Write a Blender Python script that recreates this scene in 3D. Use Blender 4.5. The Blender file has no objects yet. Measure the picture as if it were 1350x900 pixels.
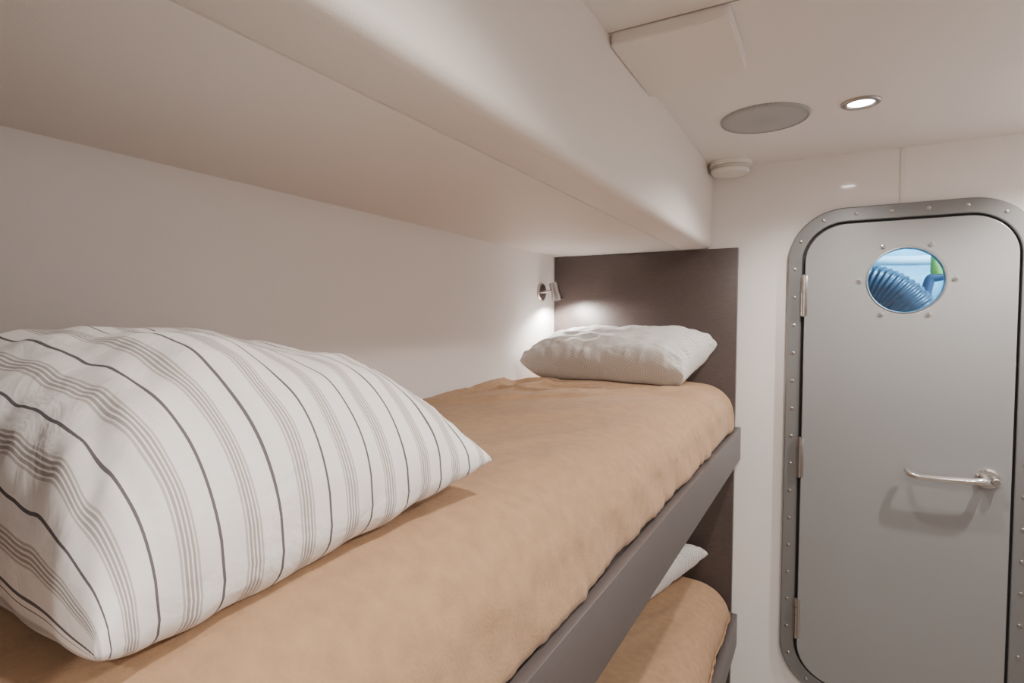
import bpy, bmesh, math
from mathutils import Vector, Matrix, noise
from mathutils.bvhtree import BVHTree

WL = {}   # world locations of objects

# ------------------------------------------------------------ materials
def new_mat(name):
    m = bpy.data.materials.new(name); m.use_nodes = True
    nt = m.node_tree; b = nt.nodes['Principled BSDF']
    return m, nt, b

def mat_simple(name, col, rough=0.5, metal=0.0, bump=0.0, bscale=200, var=0.0, vscale=5, coat=0.0, stretch=None, sheen=0.0):
    m, nt, b = new_mat(name)
    b.inputs['Base Color'].default_value = (*col, 1)
    b.inputs['Roughness'].default_value = rough
    b.inputs['Metallic'].default_value = metal
    b.inputs['Coat Weight'].default_value = coat
    b.inputs['Coat Roughness'].default_value = 0.06
    b.inputs['Sheen Weight'].default_value = sheen
    tc = nt.nodes.new('ShaderNodeTexCoord')
    src = tc.outputs['Object']
    if stretch:
        mp = nt.nodes.new('ShaderNodeMapping'); mp.inputs['Scale'].default_value = stretch
        nt.links.new(src, mp.inputs[0]); src = mp.outputs[0]
    if bump > 0:
        n = nt.nodes.new('ShaderNodeTexNoise'); n.inputs['Scale'].default_value = bscale
        n.inputs['Detail'].default_value = 3
        bp = nt.nodes.new('ShaderNodeBump'); bp.inputs['Strength'].default_value = bump
        bp.inputs['Distance'].default_value = 0.002
        nt.links.new(src, n.inputs['Vector']); nt.links.new(n.outputs['Fac'], bp.inputs['Height'])
        nt.links.new(bp.outputs[0], b.inputs['Normal'])
    if var > 0:
        n2 = nt.nodes.new('ShaderNodeTexNoise'); n2.inputs['Scale'].default_value = vscale
        n2.inputs['Detail'].default_value = 5
        nt.links.new(src, n2.inputs['Vector'])
        r = nt.nodes.new('ShaderNodeValToRGB')
        r.color_ramp.elements[0].position = 0.3; r.color_ramp.elements[1].position = 0.7
        r.color_ramp.elements[0].color = (*[c*(1-var) for c in col], 1)
        r.color_ramp.elements[1].color = (*[min(1, c*(1+var)) for c in col], 1)
        nt.links.new(n2.outputs['Fac'], r.inputs[0]); nt.links.new(r.outputs[0], b.inputs['Base Color'])
    return m

def mat_emit(name, col, s):
    m, nt, b = new_mat(name)
    b.inputs['Base Color'].default_value = (*col, 1)
    b.inputs['Emission Color'].default_value = (*col, 1)
    b.inputs['Emission Strength'].default_value = s
    return m

WALL = (0.84, 0.80, 0.78)
m_wall = mat_simple('wall_laminate', WALL, 0.45, bump=0.05, bscale=300)
m_wallgloss = mat_simple('glossy_wall_laminate', WALL, 0.4, coat=0.5)
m_wallgrey = mat_simple('grey_white_laminate', (0.53, 0.50, 0.48), 0.5, var=0.03, vscale=4)
m_vinyl = mat_simple('soft_vinyl', (0.83, 0.77, 0.725), 0.5, bump=0.15, bscale=500)
m_ceil = mat_simple('ceiling_vinyl', (0.83, 0.785, 0.755), 0.5, bump=0.12, bscale=500)
m_floor = mat_simple('floor_laminate', (0.25, 0.2, 0.16), 0.4, var=0.2, vscale=6)
m_panel = mat_simple('brown_grey_laminate', (0.076, 0.056, 0.050), 0.38, var=0.16, vscale=50, stretch=(1, 1, 9), bump=0.25, bscale=120)
m_rail = mat_simple('grey_laminate', (0.094, 0.079, 0.076), 0.4, var=0.07, vscale=60, stretch=(1, 0.2, 12), bump=0.06, bscale=150)
m_blanket = mat_simple('tan_fleece', (0.375, 0.228, 0.126), 0.95, bump=0.6, bscale=240, var=0.10, vscale=45, sheen=0.08)
m_matt = mat_simple('mattress_ticking', (0.6, 0.55, 0.5), 0.9)
m_door = mat_simple('silver_grey_paint', (0.31, 0.31, 0.312), 0.33, metal=0.25, bump=0.06, bscale=90, var=0.02, vscale=3)
m_frame = mat_simple('grey_anodised_frame', (0.24, 0.24, 0.243), 0.35, metal=0.45)
m_rubber = mat_simple('black_rubber', (0.015, 0.015, 0.017), 0.5)
m_chrome = mat_simple('chrome', (0.72, 0.70, 0.68), 0.14, metal=1.0)
m_steel = mat_simple('brushed_steel', (0.46, 0.43, 0.41), 0.3, metal=1.0)
m_plastic = mat_simple('white_plastic', (0.80, 0.77, 0.72), 0.4)
m_lens = mat_emit('lamp_glow', (1.0, 0.97, 0.92), 60)
m_lens2 = mat_emit('reading_lamp_glow', (1.0, 0.93, 0.85), 40)
m_seam = mat_simple('seam', (0.34, 0.30, 0.27), 0.7)

# speaker grille
m_spk, nt, b = new_mat('speaker_grille')
b.inputs['Roughness'].default_value = 0.6
tc = nt.nodes.new('ShaderNodeTexCoord'); vo = nt.nodes.new('ShaderNodeTexVoronoi')
vo.inputs['Scale'].default_value = 350; vo.inputs['Randomness'].default_value = 0
rp = nt.nodes.new('ShaderNodeValToRGB')
rp.color_ramp.elements[0].position = 0.25; rp.color_ramp.elements[0].color = (0.16, 0.16, 0.16, 1)
rp.color_ramp.elements[1].position = 0.4; rp.color_ramp.elements[1].color = (0.40, 0.40, 0.40, 1)
nt.links.new(tc.outputs['Object'], vo.inputs['Vector']); nt.links.new(vo.outputs['Distance'], rp.inputs[0])
nt.links.new(rp.outputs[0], b.inputs['Base Color'])

# striped cotton
def stripes_mat():
    m, nt, b = new_mat('striped_cotton')
    b.inputs['Roughness'].default_value = 0.9
    uv = nt.nodes.new('ShaderNodeUVMap'); uv.uv_map = 'UVMap'
    sp = nt.nodes.new('ShaderNodeSeparateXYZ'); nt.links.new(uv.outputs[0], sp.inputs[0])
    d = nt.nodes.new('ShaderNodeMath'); d.operation = 'DIVIDE'; d.inputs[1].default_value = 0.066
    nt.links.new(sp.outputs['X'], d.inputs[0])
    f = nt.nodes.new('ShaderNodeMath'); f.operation = 'FRACT'; nt.links.new(d.outputs[0], f.inputs[0])
    r = nt.nodes.new('ShaderNodeValToRGB'); r.color_ramp.interpolation = 'CONSTANT'
    base = (0.83, 0.785, 0.755, 1); dk = (0.12, 0.105, 0.11, 1); tn = (0.39, 0.345, 0.325, 1); t2 = (0.52, 0.47, 0.44, 1)
    seq = [(0.0, base), (0.05, dk), (0.095, base), (0.44, t2), (0.475, base), (0.50, tn), (0.54, base), (0.565, tn), (0.605, base), (0.63, tn), (0.67, base), (0.695, t2), (0.73, base)]
    els = r.color_ramp.elements
    els[0].position = 0; els[0].color = seq[0][1]
    els[1].position = seq[1][0]; els[1].color = seq[1][1]
    for p, c in seq[2:]:
        e = els.new(p); e.color = c
    nt.links.new(f.outputs[0], r.inputs[0]); nt.links.new(r.outputs[0], b.inputs['Base Color'])
    tc = nt.nodes.new('ShaderNodeTexCoord')
    n = nt.nodes.new('ShaderNodeTexNoise'); n.inputs['Scale'].default_value = 13; n.inputs['Detail'].default_value = 4
    n.inputs['Distortion'].default_value = 0.8
    nt.links.new(tc.outputs['Object'], n.inputs['Vector'])
    bp = nt.nodes.new('ShaderNodeBump'); bp.inputs['Strength'].default_value = 0.5; bp.inputs['Distance'].default_value = 0.014
    nt.links.new(n.outputs['Fac'], bp.inputs['Height']); nt.links.new(bp.outputs[0], b.inputs['Normal'])
    return m
m_stripe = stripes_mat()

def check_mat():
    m, nt, b = new_mat('fine_check_cotton')
    b.inputs['Roughness'].default_value = 0.9
    uv = nt.nodes.new('ShaderNodeUVMap'); uv.uv_map = 'UVMap'
    ck = nt.nodes.new('ShaderNodeTexChecker'); ck.inputs['Scale'].default_value = 200
    ck.inputs['Color1'].default_value = (0.80, 0.775, 0.755, 1); ck.inputs['Color2'].default_value = (0.51, 0.49, 0.475, 1)
    nt.links.new(uv.outputs[0], ck.inputs['Vector']); nt.links.new(ck.outputs[0], b.inputs['Base Color'])
    tc = nt.nodes.new('ShaderNodeTexCoord')
    n = nt.nodes.new('ShaderNodeTexNoise'); n.inputs['Scale'].default_value = 12; n.inputs['Detail'].default_value = 4
    n.inputs['Distortion'].default_value = 0.8
    nt.links.new(tc.outputs['Object'], n.inputs['Vector'])
    bp = nt.nodes.new('ShaderNodeBump'); bp.inputs['Strength'].default_value = 0.5; bp.inputs['Distance'].default_value = 0.014
    nt.links.new(n.outputs['Fac'], bp.inputs['Height']); nt.links.new(bp.outputs[0], b.inputs['Normal'])
    return m
m_check = check_mat()

# ------------------------------------------------------------ helpers
def link(o):
    bpy.context.collection.objects.link(o)

def finish(name, me, mat=None, smooth=False, origin=None, angle=40):
    if mat: me.materials.append(mat)
    o = bpy.data.objects.new(name, me); link(o)
    vs = [v.co for v in me.vertices]
    mn = Vector([min(v[i] for v in vs) for i in range(3)]); mx = Vector([max(v[i] for v in vs) for i in range(3)])
    c = origin if origin is not None else (mn+mx)/2
    c = Vector(c)
    me.transform(Matrix.Translation(-c)); o.location = c
    WL[o.name] = c.copy()
    if smooth:
        me.shade_smooth()
        if angle is not None:
            me.set_sharp_from_angle(angle=math.radians(angle))
    return o

def from_bm(name, bm, mat, smooth=False, origin=None, angle=40):
    bmesh.ops.recalc_face_normals(bm, faces=bm.faces)
    me = bpy.data.meshes.new(name); bm.to_mesh(me); bm.free()
    return finish(name, me, mat, smooth, origin, angle)

def add_box(bm, a, b_, bevel=0.0, seg=2):
    a = Vector(a); b_ = Vector(b_)
    r = bmesh.ops.create_cube(bm, size=1)
    for v in r['verts']:
        v.co = Vector([(a[i]+b_[i])/2 + v.co[i]*(b_[i]-a[i]) for i in range(3)])
    if bevel > 0:
        es = list({e for v in r['verts'] for e in v.link_edges})
        bmesh.ops.bevel(bm, geom=es, offset=bevel, segments=seg, affect='EDGES', profile=0.5)

def box(name, a, b_, mat, bevel=0.0, seg=2):
    bm = bmesh.new(); add_box(bm, a, b_, bevel, seg)
    return from_bm(name, bm, mat, smooth=bevel > 0)

def add_lathe(bm, prof, base, axis, seg=48):
    """prof: list of (radius, distance along axis)."""
    axis = Vector(axis).normalized(); q = axis.to_track_quat('Z', 'Y')
    rings = []
    for r, h in prof:
        if r < 1e-6:
            rings.append([bm.verts.new(Vector(base)+q @ Vector((0, 0, h)))])
        else:
            rings.append([bm.verts.new(Vector(base)+q @ Vector((r*math.cos(2*math.pi*i/seg), r*math.sin(2*math.pi*i/seg), h))) for i in range(seg)])
    for A, B in zip(rings, rings[1:]):
        if len(A) == 1 and len(B) == 1: continue
        for i in range(seg):
            j = (i+1) % seg
            if len(A) == 1: bm.faces.new((A[0], B[i], B[j]))
            elif len(B) == 1: bm.faces.new((A[i], A[j], B[0]))
            else: bm.faces.new((A[i], A[j], B[j], B[i]))

def lathe(name, prof, base, axis, mat, seg=48, origin=None):
    bm = bmesh.new(); add_lathe(bm, prof, base, axis, seg)
    return from_bm(name, bm, mat, True, origin, 35)

def tube(name, pts, radii, mat, seg=20, ribs=None):
    bm = bmesh.new(); pts = [Vector(p) for p in pts]; n = len(pts)
    if not isinstance(radii, (list, tuple)): radii = [radii]*n
    rings = []; up = Vector((0.12, 0.2, 1)).normalized()
    for k in range(n):
        t = (pts[min(k+1, n-1)]-pts[max(k-1, 0)]).normalized()
        a = t.cross(up)
        if a.length < 1e-3: a = t.cross(Vector((1, 0, 0)))
        a.normalize(); c = a.cross(t); up = c
        rings.append([bm.verts.new(pts[k]+radii[k]*(math.cos(2*math.pi*i/seg)*a+math.sin(2*math.pi*i/seg)*c)) for i in range(seg)])
    for A, B in zip(rings, rings[1:]):
        for i in range(seg):
            j = (i+1) % seg; bm.faces.new((A[i], A[j], B[j], B[i]))
    bm.faces.new(rings[0]); bm.faces.new(rings[-1])
    return from_bm(name, bm, mat, True, None, 50)

def spline_pts(ctrl, n):
    """Catmull-Rom"""
    c = [Vector(p) for p in ctrl]; c = [2*c[0]-c[1]]+c+[2*c[-1]-c[-2]]
    out = []
    m = len(c)-3
    for k in range(n):
        f = k/(n-1)*m; i = min(int(f), m-1); t = f-i
        p0, p1, p2, p3 = c[i:i+4]
        out.append(0.5*((2*p1)+(p2-p0)*t+(2*p0-5*p1+4*p2-p3)*t*t+(3*p1-p0-3*p2+p3)*t**3))
    return out

def rrect(x0, z0, x1, z1, r, seg=16):
    pts = []
    for cx, cz, a0 in ((x1-r, z1-r, 0), (x0+r, z1-r, 90), (x0+r, z0+r, 180), (x1-r, z0+r, 270)):
        for i in range(seg+1):
            a = math.radians(a0+90*i/seg); pts.append((cx+r*math.cos(a), cz+r*math.sin(a)))
    return pts

def circ(cx, cz, r, seg=64):
    return [(cx+r*math.cos(2*math.pi*i/seg), cz+r*math.sin(2*math.pi*i/seg)) for i in range(seg)]

def plate(name, loops, y0, y1, mat, bevel=0.002):
    """flat plate in XZ with holes, thickness y0..y1 (via a filled 2D curve)"""
    cu = bpy.data.curves.new(name, 'CURVE'); cu.dimensions = '2D'; cu.fill_mode = 'BOTH'
    for lp in loops:
        s = cu.splines.new('POLY'); s.points.add(len(lp)-1)
        for p, (x, z) in zip(s.points, lp): p.co = (x, z, 0, 1)
        s.use_cyclic_u = True
    th = abs(y1-y0)/2
    cu.extrude = max(th-bevel, 0.0002); cu.bevel_depth = bevel; cu.bevel_resolution = 2; cu.offset = -bevel
    o = bpy.data.objects.new('tmp', cu); link(o)
    bpy.context.view_layer.update()
    me = bpy.data.meshes.new_from_object(o.evaluated_get(bpy.context.evaluated_depsgraph_get()))
    bpy.data.objects.remove(o)
    me.name = name
    me.materials.clear()
    me.transform(Matrix.Translation((0, (y0+y1)/2, 0)) @ Matrix.Rotation(math.radians(90), 4, 'X'))
    return finish(name, me, mat, True, None, 30)

def empty(name, loc):
    o = bpy.data.objects.new(name, None); link(o); o.location = loc; o.empty_display_size = 0.05
    WL[o.name] = Vector(loc); return o

def par(ch, p):
    ch.parent = p; ch.matrix_parent_inverse = Matrix.Translation(-WL[p.name])

def copy_at(o, loc):
    c = o.copy(); link(c); c.location = loc; WL[c.name] = Vector(loc); return c

def tag(o, label, cat=None, kind=None, group=None):
    o['label'] = label
    if cat: o['category'] = cat
    if kind: o['kind'] = kind
    if group: o['group'] = group

# ------------------------------------------------------------ dimensions
CH = 2.112; XW = -1.114; XR = 1.0; YF = 2.40; YB = -1.3
SX = -0.422; SZ = 1.796

# ------------------------------------------------------------ room shell
o = box('floor', (XW-.1, YB-.1, -.1), (XR+.1, YF+.9, 0), m_floor); tag(o, 'dark laminate cabin floor', 'floor', 'structure')
o = box('ceiling', (XW-.1, YB-.1, CH), (XR+.1, YF+.1, CH+.1), m_ceil); tag(o, 'off-white vinyl lined cabin ceiling', 'ceiling', 'structure')
o = box('wall_left', (XW-.1, YB-.1, 0), (XW, YF, CH), m_wall); tag(o, 'smooth off-white wall beside the bunks', 'wall', 'structure')
o = box('wall_right', (XR, YB-.1, 0), (XR+.1, YF, CH), m_wallgrey); tag(o, 'smooth grey-white laminate side wall', 'wall', 'structure')
o = box('wall_back', (XW, YB-.1, 0), (XR, YB, CH), m_wallgrey); tag(o, 'smooth grey-white laminate rear wall', 'wall', 'structure')
bm = bmesh.new()
hx0, hx1, hz0, hz1 = .04, .42, 1.46, 1.84
add_box(bm, (XW-.1, YF, 0), (hx0, YF+.05, CH)); add_box(bm, (hx1, YF, 0), (XR+.1, YF+.05, CH))
add_box(bm, (hx0, YF, 0), (hx1, YF+.05, hz0)); add_box(bm, (hx0, YF, hz1), (hx1, YF+.05, CH))
o = from_bm('wall_front', bm, m_wallgloss); tag(o, 'glossy off-white bulkhead wall holding the door', 'wall', 'structure')

# soffit: extruded profile with rounded lower edge and seam groove
R = 0.028
prof = [(XW, CH), (XW, SZ), (-.5440, SZ), (-.5420, SZ+.0008), (-.5408, SZ+.004), (-.5382, SZ+.004), (-.5370, SZ+.0008), (-.5350, SZ)]
for i in range(13):
    a = math.radians(-90+90*i/12); prof.append((SX-R+R*math.cos(a), SZ+R+R*math.sin(a)))
prof.append((SX, CH))
bm = bmesh.new()
A = [bm.verts.new((x, YB, z)) for x, z in prof]; B = [bm.verts.new((x, YF, z)) for x, z in prof]
n = len(prof)
for i in range(n):
    j = (i+1) % n; bm.faces.new((A[i], A[j], B[j], B[i]))
bm.faces.new(A); bm.faces.new(B)
o = from_bm('trim_1', bm, m_vinyl, True, None, 25); tag(o, 'padded beige vinyl soffit boxed in above the bunks', 'soffit', 'structure')

# ceiling seams, wall seam strip
o = box('trim_2', (SX, 1.158, CH-.001), (XR, 1.1605, CH), m_seam); tag(o, 'thin seam line across the ceiling panels', 'ceiling seam', 'structure')
o = box('trim_3', (.208, YF-.003, 1.915), (.222, YF, CH), m_plastic, .001); tag(o, 'narrow vertical joint strip above the door', 'joint strip', 'structure')

# ceiling access panel (horizontal plate)
bm = bmesh.new()
cs = [(-.4215, 1.165), (-.178, 1.162), (-.178, 1.440), (-.4215, 1.480)]
def round_poly(cs, r, seg=6):
    out = []
    n = len(cs)
    for i in range(n):
        p0 = Vector(cs[i-1]); p = Vector(cs[i]); p1 = Vector(cs[(i+1) % n])
        a = p+(p0-p).normalized()*r; c = p+(p1-p).normalized()*r
        for k in range(seg+1):
            t = k/seg; out.append((1-t)**2*a+2*t*(1-t)*p+t*t*c)
    return out
pts = round_poly(cs, .016)
f = bm.faces.new([bm.verts.new((p.x, p.y, CH-.0005)) for p in pts])
ext = bmesh.ops.extrude_face_region(bm, geom=[f])
vs = [g for g in ext['geom'] if isinstance(g, bmesh.types.BMVert)]
for v in vs: v.co.z = CH-.024
bmesh.ops.bevel(bm, geom=[e for e in bm.edges if all(abs(v.co.z-(CH-.024)) < 1e-5 for v in e.verts)], offset=.003, segments=3, affect='EDGES')
o = from_bm('ceiling_access_panel', bm, m_vinyl, True, None, 50)
tag(o, 'white padded access panel on the ceiling beside the soffit', 'access panel')

# ------------------------------------------------------------ speaker, downlights, smoke detector
sp = empty('ceiling_speaker', (-.182, 1.859, CH)); tag(sp, 'round grey ceiling speaker with perforated grille', 'speaker')
o = lathe('speaker_rim', [(.124, 0), (.124, .004), (.1215, .007), (.118, .007), (.118, .003), (.0, .003)], (-.182, 1.859, CH), (0, 0, -1), m_spk, 72)
par(o, sp)
o = lathe('speaker_grille', [(.1175, .0035), (.117, .0062), (.08, .0075), (0, .008)], (-.182, 1.859, CH), (0, 0, -1), m_spk, 72)
par(o, sp); o['label'] = 'perforated grey metal grille'

def light(name, loc, e, size, col, typ='SPOT', ang=150, blend=0.6, rot=(0, 0, 0)):
    l = bpy.data.lights.new(name, typ); l.energy = e; l.color = col
    l.shadow_soft_size = size
    if typ == 'SPOT': l.spot_size = math.radians(ang); l.spot_blend = blend
    o = bpy.data.objects.new(name, l); link(o); o.location = loc; o.rotation_euler = rot
    WL[o.name] = Vector(loc); return o

WARM = (1.0, 0.943, 0.888)
dl = empty('downlight', (.065, 1.854, CH)); tag(dl, 'round recessed ceiling downlight with metal rim, lit', 'downlight', group='ceiling downlights')
ring = lathe('downlight_rim', [(.049, 0), (.049, .003), (.046, .006), (.035, .006), (.032, .002)], (.065, 1.854, CH), (0, 0, -1), m_steel, 48, origin=(.065, 1.854, CH))
lens = lathe('downlight_lens', [(.032, .0015), (.02, .003), (0, .0035)], (.065, 1.854, CH), (0, 0, -1), m_lens, 48, origin=(.065, 1.854, CH))
par(ring, dl); par(lens, dl)
spots = [(.065, 1.854, 27), (.74, 1.92, 64), (.065, .45, 28), (.70, .45, 36), (.065, -.75, 28), (.70, -.75, 32)]
for i, (x, y, e) in enumerate(spots):
    if i:
        d = copy_at(dl, (x, y, CH))
        for src in (ring, lens):
            c = copy_at(src, (x, y, CH)); par(c, d)
    else: d = dl
    L = light('downlight_lamp', (x, y, CH-.03), e, .020, WARM)
    par(L, d)

sd = empty('smoke_detector', (-.343, 2.315, CH)); tag(sd, 'round white smoke detector on the ceiling by the bulkhead', 'smoke detector')
o = lathe('detector_base', [(.0, 0), (.076, 0), (.076, .014), (.073, .016), (0, .016)], (-.343, 2.315, CH), (0, 0, -1), m_plastic, 64); par(o, sd)
o = lathe('detector_head', [(.062, .0165), (.066, .019), (.070, .024), (.070, .034), (.064, .043), (.03, .046), (0, .046)], (-.343, 2.315, CH), (0, 0, -1), m_plastic, 64); par(o, sd)
o = lathe('detector_slot', [(.0705, .0265), (.0712, .0268), (.0712, .0285), (.0705, .029)], (-.343, 2.315, CH), (0, 0, -1), m_seam, 64); par(o, sd)

# ------------------------------------------------------------ door
D = empty('door_1', (.2245, YF, .09)); tag(D, 'grey metal watertight door with rounded corners and porthole', 'door', 'structure')
ox0, ox1, oz0, oz1 = -.1385, .588, .088, 1.917
ix0, ix1, iz0, iz1 = -.084, .533, .144, 1.860
fr = plate('door_frame', [rrect(ox0, oz0, ox1, oz1, .185), rrect(ix0-.006, iz0-.006, ix1+.006, iz1+.006, .142)], YF-.022, YF-.0005, m_frame, .004); par(fr, D)
gk = plate('door_gasket', [rrect(ix0-.0065, iz0-.0065, ix1+.0065, iz1+.0065, .142), rrect(ix0+.02, iz0+.02, ix1-.02, iz1-.02, .12)], YF-.008, YF-.001, m_rubber, .001); par(gk, D)
PX, PZ, PR = .229, 1.648, .116
leaf = plate('door_leaf', [rrect(ix0+.004, iz0+.004, ix1-.004, iz1-.004, .132), circ(PX, PZ, PR)], YF-.034, YF-.006, m_door, .003); par(leaf, D)
# porthole
rim = lathe('porthole_rim', [(PR+.001, -.030), (PR+.001, .0), (PR-.004, .0005), (PR-.006, -.003), (PR-.006, -.030)], (PX, YF-.0345, PZ), (0, -1, 0), m_steel, 72); par(rim, D)
mg, nt, b = new_mat('porthole_glass')
nt.nodes.remove(b)
tr = nt.nodes.new('ShaderNodeBsdfTransparent'); tr.inputs[0].default_value = (.66, .86, .98, 1)
gl = nt.nodes.new('ShaderNodeBsdfGlossy'); gl.inputs['Roughness'].default_value = 0.03
mx = nt.nodes.new('ShaderNodeMixShader'); mx.inputs[0].default_value = 0.05
nt.links.new(tr.outputs[0], mx.inputs[1]); nt.links.new(gl.outputs[0], mx.inputs[2])
nt.links.new(mx.outputs[0], nt.nodes['Material Output'].inputs[0])
g = lathe('porthole_glass', [(PR-.006, 0), (PR-.006, .006), (0, .006)], (PX, YF-.026, PZ), (0, -1, 0), mg, 72); par(g, D)

# screws
def screw(name, r):
    bm = bmesh.new()
    add_lathe(bm, [(r, 0), (r, .001), (r*.75, .0022), (r*.3, .0024), (r*.28, .001), (0, .001)], (0, 0, 0), (0, -1, 0), 16)
    return from_bm(name, bm, m_steel, True, (0, 0, 0))
s0 = screw('screw', .0062)
mid = rrect((ox0+ix0)/2-.004, (oz0+iz0)/2-.004, (ox1+ix1)/2+.004, (oz1+iz1)/2+.004, .165, 24)
mid.append(mid[0])
per = sum(math.dist(a, b2) for a, b2 in zip(mid, mid[1:])); N = 44; step = per/N
acc = 0; nxt = step*.5; k = 0
for a, b2 in zip(mid, mid[1:]):
    d = math.dist(a, b2)
    while d > 0 and acc+d >= nxt and k < N:
        t = (nxt-acc)/d; p = (a[0]+(b2[0]-a[0])*t, YF-.0222, a[1]+(b2[1]-a[1])*t)
        if k == 0:
            s = s0; s.location = p; WL[s.name] = Vector(p)
        else: s = copy_at(s0, p)
        par(s, fr); nxt += step; k += 1
    acc += d
b0 = lathe('porthole_bolt', [(.0085, 0), (.0085, .002), (.006, .005), (.0055, .006), (0, .0075)], (0, 0, 0), (0, -1, 0), m_chrome, 20, origin=(0, 0, 0))
for i in range(6):
    a = math.radians(60*i); p = (PX+.137*math.cos(a), YF-.0342, PZ+.137*math.sin(a))
    if i == 0: s = b0; s.location = p; WL[s.name] = Vector(p)
    else: s = copy_at(b0, p)
    par(s, leaf)
# hinges
def hinge(z):
    bm = bmesh.new(); x = ix0-.001; y = YF-.036
    for i in range(5):
        z0 = z-.075+i*.030
        add_lathe(bm, [(0, 0), (.0065, 0), (.0065, .0282), (0, .0282)], (x, y, z0), (0, 0, 1), 20)
    add_lathe(bm, [(0, 0), (.004, 0), (.004, .156), (0, .156)], (x, y, z-.078), (0, 0, 1), 14)
    add_box(bm, (x+.002, YF-.0375, z-.073), (x+.015, YF-.0345, z+.073), .001)
    add_box(bm, (x-.010, YF-.026, z-.073), (x-.003, YF-.0225, z+.073), .001)
    add_box(bm, (x-.005, YF-.034, z-.073), (x-.001, YF-.0225, z+.073))
    return from_bm('hinge', bm, m_steel, True)
for z in (1.60, .992, .374):
    par(hinge(z), D)
# handle
HX, HZ = .458, .990
hd = empty('door_handle', (HX, YF-.034, HZ)); par(hd, D); hd['label'] = 'chrome lever handle with round rose'
o = lathe('handle_rose', [(.0, 0), (.033, 0), (.0335, .007), (.028, .014), (.018, .0145), (.018, .0195), (.0, .0195)], (HX+.010, YF-.034, HZ-.002), (0, -1, 0), m_chrome, 40); par(o, hd)
o = lathe('handle_lock_cylinder', [(.012, .0), (.012, .022), (.010, .024), (0, .024)], (HX+.026, YF-.0485, HZ-.004), (0, -1, 0), m_steel, 28); par(o, hd)
pts = spline_pts([(HX, YF-.048, HZ), (HX-.001, YF-.075, HZ), (HX-.012, YF-.092, HZ-.001), (HX-.06, YF-.095, HZ-.004), (HX-.14, YF-.095, HZ-.006), (HX-.185, YF-.094, HZ-.006), (HX-.205, YF-.086, HZ-.003), (HX-.212, YF-.062, HZ+.003)], 44)
rad = [.0118 if i < 10 else .0118-.0018*min(1, (i-10)/20) for i in range(44)]
o = tube('handle_lever', pts, rad, m_chrome, 18); par(o, hd)

# ------------------------------------------------------------ engine room seen through porthole
m_eng = mat_simple('pale_blue_bulkhead', (0.34, 0.62, 0.86), 0.5, var=0.45, vscale=9)
bm = bmesh.new()
ex0, ex1, ey0, ey1, ez0, ez1 = -.75, 1.1, YF+.05, YF+.88, .9, 2.3
add_box(bm, (ex0, ey1, ez0), (ex1, ey1+.02, ez1)); add_box(bm, (ex0-.02, ey0, ez0), (ex0, ey1+.02, ez1)); add_box(bm, (ex1, ey0, ez0), (ex1+.02, ey1+.02, ez1))
add_box(bm, (ex0, ey0, ez0-.02), (ex1, ey1, ez0)); add_box(bm, (ex0, ey0, ez1), (ex1, ey1, ez1+.02))
o = from_bm('wall_engine_room', bm, m_eng); tag(o, 'blue-lit compartment walls behind the porthole', 'wall', 'structure')
L = light('engine_room_lamp', (.75, YF+.25, 2.15), 55, .08, (.62, .82, 1.0), 'POINT')
m_hose = mat_simple('corrugated_hose', (0.045, 0.05, 0.07), 0.25, metal=0.2)
NP = 420
pts = spline_pts([(-.35, YF+.50, 1.56), (-.05, YF+.46, 1.66), (.13, YF+.42, 1.662), (.26, YF+.40, 1.59), (.35, YF+.40, 1.44), (.38, YF+.40, 1.2), (.38, YF+.40, .92)], NP)
o = tube('corrugated_hose', pts, [.088+.003*math.sin(i*.80) for i in range(NP)], m_hose, 32); tag(o, 'thick dark corrugated ventilation hose behind the porthole', 'hose')
m_pipe = mat_simple('pale_blue_pipe', (0.80, 0.90, 0.95), 0.3, metal=0.1)
m_mach = mat_simple('dark_machinery', (0.05, 0.06, 0.10), 0.35, metal=0.3)
o = tube('pipe', spline_pts([(.66, YF+.62, 2.28), (.65, YF+.62, 1.9), (.58, YF+.62, 1.80), (.35, YF+.64, 1.775), (.0, YF+.64, 1.80), (-.4, YF+.64, 1.86)], 60), .022, m_pipe, 20); tag(o, 'pale blue bent pipe behind the porthole', 'pipe')
o = tube('pipe.001', [(.53, YF+.78, .92), (.53, YF+.78, 2.28)], .03, m_pipe, 20); tag(o, 'pale blue vertical pipe behind the porthole', 'pipe')
o = tube('pipe.002', spline_pts([(.36, YF+.60, .92), (.36, YF+.60, 1.45), (.37, YF+.60, 1.66), (.41, YF+.60, 1.70), (.56, YF+.60, 1.71), (1.05, YF+.60, 1.71)], 60), .020, m_mach, 20); tag(o, 'dark bent pipe behind the porthole', 'pipe')
o = tube('pipe.003', spline_pts([(-.70, YF+.7, 1.56), (.0, YF+.7, 1.545), (.2, YF+.7, 1.53), (.28, YF+.7, 1.4), (.28, YF+.7, .92)], 60), .03, m_pipe, 20); tag(o, 'pale blue bent pipe behind the porthole', 'pipe')
m_yel = mat_simple('yellow_green_paint', (0.35, 0.50, 0.08), 0.4)
o = lathe('valve_canister', [(0, 0), (.022, 0), (.026, .01), (.026, .07), (.02, .08), (.012, .085), (.012, .10), (0, .10)], (.385, YF+.46, 1.70), (0, 0, 1), m_yel, 32); tag(o, 'small yellow-green canister behind the porthole', 'canister')

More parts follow.
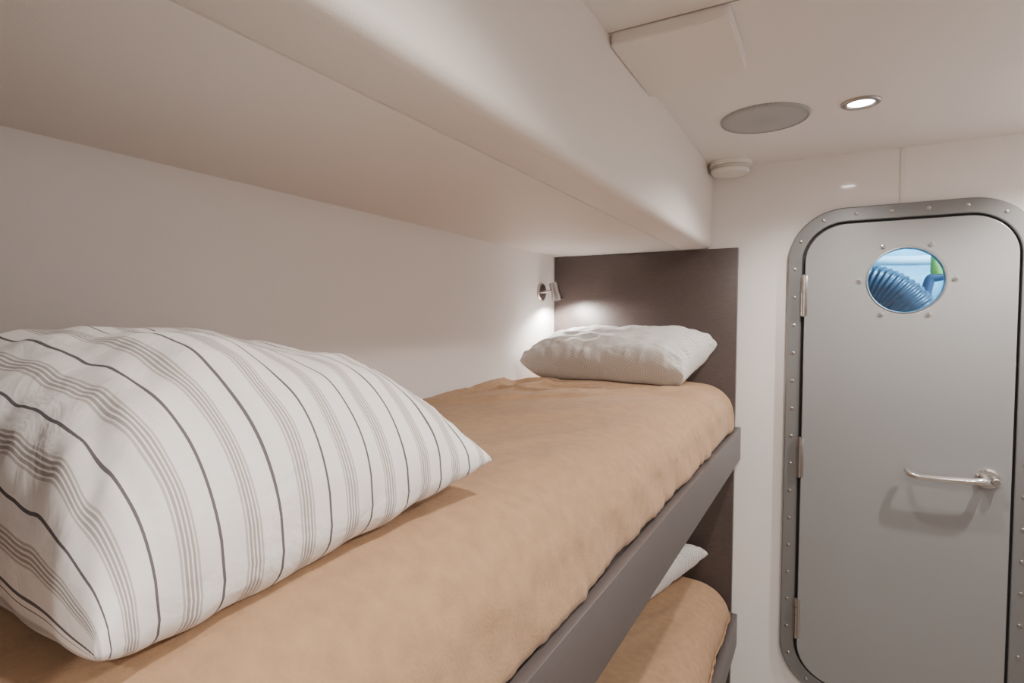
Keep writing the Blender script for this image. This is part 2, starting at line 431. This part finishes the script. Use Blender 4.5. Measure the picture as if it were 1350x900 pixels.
# ------------------------------------------------------------ bunk frame
BY0, BY1 = -.05, 2.372
RT, RB = 1.08, .95
bk = empty('bunk_bed', (-.7, 1.15, 0)); tag(bk, 'built-in two-tier bunk with brown-grey laminate panels and rails', 'bunk bed')
def P(o, lab=None):
    par(o, bk)
    if lab: o['label'] = lab
P(box('end_panel', (XW+.002, BY1, 0.001), (-.317, YF-.002, 1.794), m_panel, .0015), 'tall brown-grey laminate end panel')
P(box('end_panel', (XW+.002, BY0-.026, 0.001), (-.317, BY0, 1.794), m_panel, .0015), 'tall brown-grey laminate end panel')
P(box('side_rail', (-.3165, BY0-.026, RB), (-.296, YF-.002, RT), m_rail, .002), 'grey laminate side rail')
P(box('side_rail', (-.3165, BY0-.026, .19), (-.296, YF-.002, .318), m_rail, .002), 'grey laminate side rail')
P(box('bunk_base', (XW+.002, BY0, RB+.07), (-.317, BY1, RT-.006), m_rail))
P(box('bunk_base', (XW+.002, BY0, .25), (-.317, BY1, .312), m_rail))

# ------------------------------------------------------------ mattress + blanket
FOLDS = [((-1.03, 1.50), (-.80, 1.93), .015, .016), ((-.98, 1.30), (-.86, 1.88), .012, .02), ((-.90, 1.25), (-.66, 1.85), .013, .022),
         ((-.84, 1.40), (-.55, 1.78), .012, .017), ((-1.06, 1.72), (-.95, 2.02), .020, .016), ((-.70, 1.62), (-.48, 2.0), .010, .018),
         ((-1.04, 1.1), (-.9, 1.5), .008, .022), ((-.62, 1.2), (-.43, 1.75), .006, .028), ((-1.08, 1.5), (-1.02, 1.9), .020, .013),
         ((-.8, .95), (-.55, 1.35), .006, .026), ((-.55, 1.75), (-.42, 2.2), .007, .02), ((-1.0, 1.62), (-.72, 1.70), .012, .013),
         ((-.95, 1.78), (-.55, 1.86), .010, .014), ((-.6, .8), (-.42, 1.2), .005, .024)]
def fold(x, y):
    z = 0
    for (ax, ay), (bx, by), A, w in FOLDS:
        a = Vector((ax, ay)); d = Vector((bx, by))-a; p = Vector((x, y))-a
        t = p.dot(d)/d.length_squared
        if t < -.2 or t > 1.2: continue
        q = p-d*t; dist = q.length+.014*noise.noise(Vector((x*9, y*9, A*1000)))
        e = math.sin(math.pi*min(1, max(0, (t+.2)/1.4)))
        z += A*math.exp(-(dist/w)**2)*e
    return z

def blanket(name, ztop, zbot, y0, y1, seed, ry=.07):
    h = ztop-zbot
    prof = [(-1.107, zbot+.005)]
    for i in range(5): prof.append((-1.107, zbot+.005+(h-.035)*(i+1)/5))
    for i in range(1, 7):
        a = math.radians(15*i); prof.append((-1.107+.03*(1-math.cos(a)), ztop-.03+.03*math.sin(a)))
    for i in range(1, 80): prof.append((-1.077+(.625)*i/80, ztop+.006*math.sin(math.pi*i/80)))
    cx, cz, rx, rz = -.452, ztop-.105, .140, .105
    for i in range(0, 22):
        a = math.radians(90-90*i/21); prof.append((cx+rx*math.sin(math.pi/2-a)**1.0, cz+rz*math.sin(a)))
    prof += [(-.309, ztop-.125), (-.306, zbot+.035), (-.305, zbot+.018), (-.307, zbot+.006), (-.314, zbot+.002), (-.33, zbot+.001)]
    ny = 340; bm = bmesh.new(); rows = []
    for k in range(ny+1):
        y = y0+(y1-y0)*k/ny; e = min(y-y0, y1-y)
        kk = 1 if e >= ry else math.sqrt(max(0, 1-((ry-e)/ry)**2))
        row = []
        for x, z in prof:
            sh = (z-zbot)/h
            zz = zbot+(z-zbot)*(.5+.5*kk)
            xx = x
            if x > -.6: xx = x-(.06*(1-kk))*min(1, (x+.6)/.25)
            nz = noise.noise(Vector((x*4+seed, y*3, 1.3)))*.007+noise.noise(Vector((x*12+seed, y*9, 4.3)))*.0026
            if sh > .6 and x < -.33:
                zz += (nz+fold(x, y)*(1 if seed == 0 else .5))*min(1, kk)
            if x > -.42:
                w = min(1, (x+.42)/.1)
                s = max(0, 1-sh)
                d = noise.noise(Vector((y*10+zz*10, zz*6, seed+7)))*.007*w*(.4+s)+noise.noise(Vector((y*38+zz*25, zz*9, seed+3)))*.004*w*s
                xx = min(xx+d-.004*w, -.2985)
                if sh < .15: zz = max(zbot+.001, zz+.004*noise.noise(Vector((y*11, 2, seed)))+.002)
            row.append(bm.verts.new((xx, y, zz)))
        rows.append(row)
    for A, B in zip(rows, rows[1:]):
        for i in range(len(A)-1): bm.faces.new((A[i], A[i+1], B[i+1], B[i]))
    for row, yy in ((rows[0], y0), (rows[-1], y1)):
        low = [bm.verts.new((v.co.x, yy, zbot+.001)) for v in row]
        for i in range(len(row)-1):
            bm.faces.new((row[i], row[i+1], low[i+1], low[i]))
    bvh = BVHTree.FromBMesh(bm)
    return from_bm(name, bm, m_blanket, True, None, None), bvh

UT, LT = 1.262, .455
mt = box('mattress', (-1.09, BY0+.02, RT-.005), (-.36, BY1-.03, UT-.075), m_matt, .03, 4); tag(mt, 'foam mattress under tan blanket on the upper bunk', 'mattress')
bl, bvU = blanket('blanket', UT, RT, BY0+.003, BY1-.003, 0); tag(bl, 'tan fleece blanket tucked over the upper bunk mattress', 'blanket')
mt = box('mattress.001', (-1.09, BY0+.02, .313), (-.36, BY1-.03, LT-.075), m_matt, .02, 4); tag(mt, 'foam mattress under tan blanket on the lower bunk', 'mattress')
bl, bvL = blanket('blanket.001', LT, .318, BY0+.003, BY1-.003, 5.5); tag(bl, 'tan fleece blanket tucked over the lower bunk mattress', 'blanket')

# ------------------------------------------------------------ pillows
def pillow(name, c, Ht, Hb, bv, mat, seed, n=120, p=2.6, pinch=.05, wr=.005, q=.5, skew=0.0, ymax=None):
    """c = corners c00,c10,c11,c01 ; s across c00->c10 , t across c00->c01"""
    c = [Vector(v) for v in c]
    nrm = (c[1]-c[0]).cross(c[3]-c[0]).normalized()
    if nrm.z < 0: nrm = -nrm
    LV = ((c[3]-c[0]).length+(c[2]-c[1]).length)/2
    bm = bmesh.new(); uvl = bm.loops.layers.uv.new('UVMap')
    def pos(i, j, side):
        s = -math.cos(math.pi*i/n); t = -math.cos(math.pi*j/n)
        s = .45*s+.55*(-1+2*i/n); t = .45*t+.55*(-1+2*j/n)
        S = s*(1-pinch*(1-t*t)*abs(s)**2); T = t*(1-pinch*(1-s*s)*abs(t)**2)
        a = (S+1)/2; b2 = (T+1)/2
        P_ = c[0]*(1-a)*(1-b2)+c[1]*a*(1-b2)+c[2]*a*b2+c[3]*(1-a)*b2
        g = (max(0, 1-abs(s)**p)*max(0, 1-abs(t)**p))**q
        g *= 1-skew*s
        edge = max(abs(s), abs(t))
        along = (t if abs(s) > abs(t) else s)
        corner = (abs(s)*abs(t))**2
        d = noise.noise(Vector((s*2.3+seed, t*2.3, side)))*.016
        d += noise.noise(Vector((s*6+seed, t*6, side*2)))*wr
        d += noise.noise(Vector((along*12+seed, edge*1.2, side+9)))*wr*2.0*(edge**4)*(1 if edge < .995 else 0)
        d += noise.noise(Vector(((s-t)*9+seed, (s+t)*2.0, side+5)))*wr*2.0*corner
        if side > 0: v = P_+nrm*(Ht*g+d*min(1, g*2.5))
        else: v = P_-nrm*(Hb*g)
        v.z += 0.008*noise.noise(Vector((along*5+seed, 0, 3)))*(edge**4)
        if ymax is not None and v.y > ymax: v.y = ymax
        hit = bv.ray_cast(Vector((v.x, v.y, c[0].z+1)), Vector((0, 0, -1)))
        if hit[0] is not None and v.z < hit[0].z+.002: v.z = hit[0].z+.002+(.0005 if side > 0 else 0)
        return v, b2*LV
    C = {}
    for side in (1, -1):
        for i in range(n+1):
            for j in range(n+1): C[side, i, j] = pos(i, j, side)
    arc = {}
    for side in (1, -1):
        acc = 0; j = n//2; arc[side, 0] = 0
        for i in range(1, n+1):
            acc += (C[side, i, j][0]-C[side, i-1, j][0]).length; arc[side, i] = acc
    V = {}
    for side in (1, -1):
        for i in range(n+1):
            for j in range(n+1):
                if side == -1 and (i in (0, n) or j in (0, n)): V[side, i, j] = V[1, i, j]
                else: V[side, i, j] = bm.verts.new(C[side, i, j][0])
    for side in (1, -1):
        for i in range(n):
            for j in range(n):
                ks = [(side, i, j), (side, i+1, j), (side, i+1, j+1), (side, i, j+1)]
                try: f = bm.faces.new([V[k] for k in ks])
                except ValueError: continue
                for l, k in zip(f.loops, ks): l[uvl].uv = (arc[1, k[1]], C[k][1])
    return from_bm(name, bm, mat, True, None, None)

z0 = UT+.006
pl = pillow('pillow', [(-.378, .165, z0+.028), (-.380, .625, z0+.050), (-1.06, .78, z0+.06), (-1.07, .13, z0+.06)], .168, .08, bvU, m_stripe, 3.1, q=.45, skew=.20, wr=.006, pinch=.07)
tag(pl, 'plump striped white pillow with grey and tan stripes on upper bunk', 'pillow')
pl = pillow('pillow.001', [(-.450, 2.06, z0+.035), (-.380, 2.325, z0+.145), (-1.05, 2.33, z0+.135), (-1.085, 1.99, z0+.07)], .108, .12, bvU, m_check, 8.4, q=.42, p=4.0, wr=.008, ymax=2.369, pinch=.05)
tag(pl, 'white finely checked pillow leaning against the brown end panel', 'pillow')
zl = LT+.006
pl = pillow('pillow.002', [(-.55, 2.0, zl+.03), (-.40, 2.325, zl+.11), (-1.03, 2.33, zl+.11), (-1.075, 1.94, zl+.04)], .10, .09, bvL, m_check, 12.4, q=.38, ymax=2.369)
tag(pl, 'white finely checked pillow on the lower bunk', 'pillow')

# ------------------------------------------------------------ reading lamp
ly, lz = 2.236, 1.628
lp = empty('reading_lamp', (XW, ly, lz)); tag(lp, 'small brushed steel swivel reading spotlight on the wall, lit', 'wall lamp')
o = lathe('wall_plate', [(0, 0.0005), (.040, 0.0005), (.040, .006), (.036, .010), (.012, .011), (0, .011)], (XW, ly, lz), (1, 0, 0), m_steel, 40); par(o, lp)
o = tube('lamp_arm', spline_pts([(XW+.009, ly, lz), (XW+.03, ly, lz+.002), (XW+.05, ly+.004, lz+.008)], 14), .0055, m_steel, 14); par(o, lp)
hb = Vector((XW+.057, ly+.008, lz+.042)); ax = Vector((.22, .12, -1)).normalized()
o = lathe('lamp_head', [(0, 0), (.017, 0), (.0205, .003), (.0205, .055), (.0225, .057), (.0225, .080), (.0205, .080), (.0195, .066), (0, .066)], hb, ax, m_steel, 36); par(o, lp)
o = lathe('lamp_bulb', [(.019, .068), (.012, .072), (0, .073)], hb, ax, m_lens2, 24); par(o, lp)
L = light('reading_lamp_light', hb+ax*.088, 14, .012, (1, .95, .91), 'SPOT', 165, .5)
L.rotation_euler = ax.to_track_quat('-Z', 'Y').to_euler(); par(L, lp)

# ------------------------------------------------------------ camera
cam = bpy.data.cameras.new('camera'); co = bpy.data.objects.new('camera', cam); link(co)
cam.sensor_width = 36; cam.lens = 740/1350*36; cam.clip_start = .01
fw = Vector((-.4905, .8708, -.0365)).normalized()
rt = Vector((.8719, .4907, .005)); rt = (rt-fw*rt.dot(fw)).normalized(); up = rt.cross(fw)
M = Matrix((rt, up, -fw)).transposed().to_4x4(); M.translation = Vector((0, 0, 1.5))
co.matrix_world = M
bpy.context.scene.camera = co

w = bpy.data.worlds.new('world'); bpy.context.scene.world = w; w.use_nodes = True
w.node_tree.nodes['Background'].inputs[0].default_value = (.9, .85, .8, 1); w.node_tree.nodes['Background'].inputs[1].default_value = .3
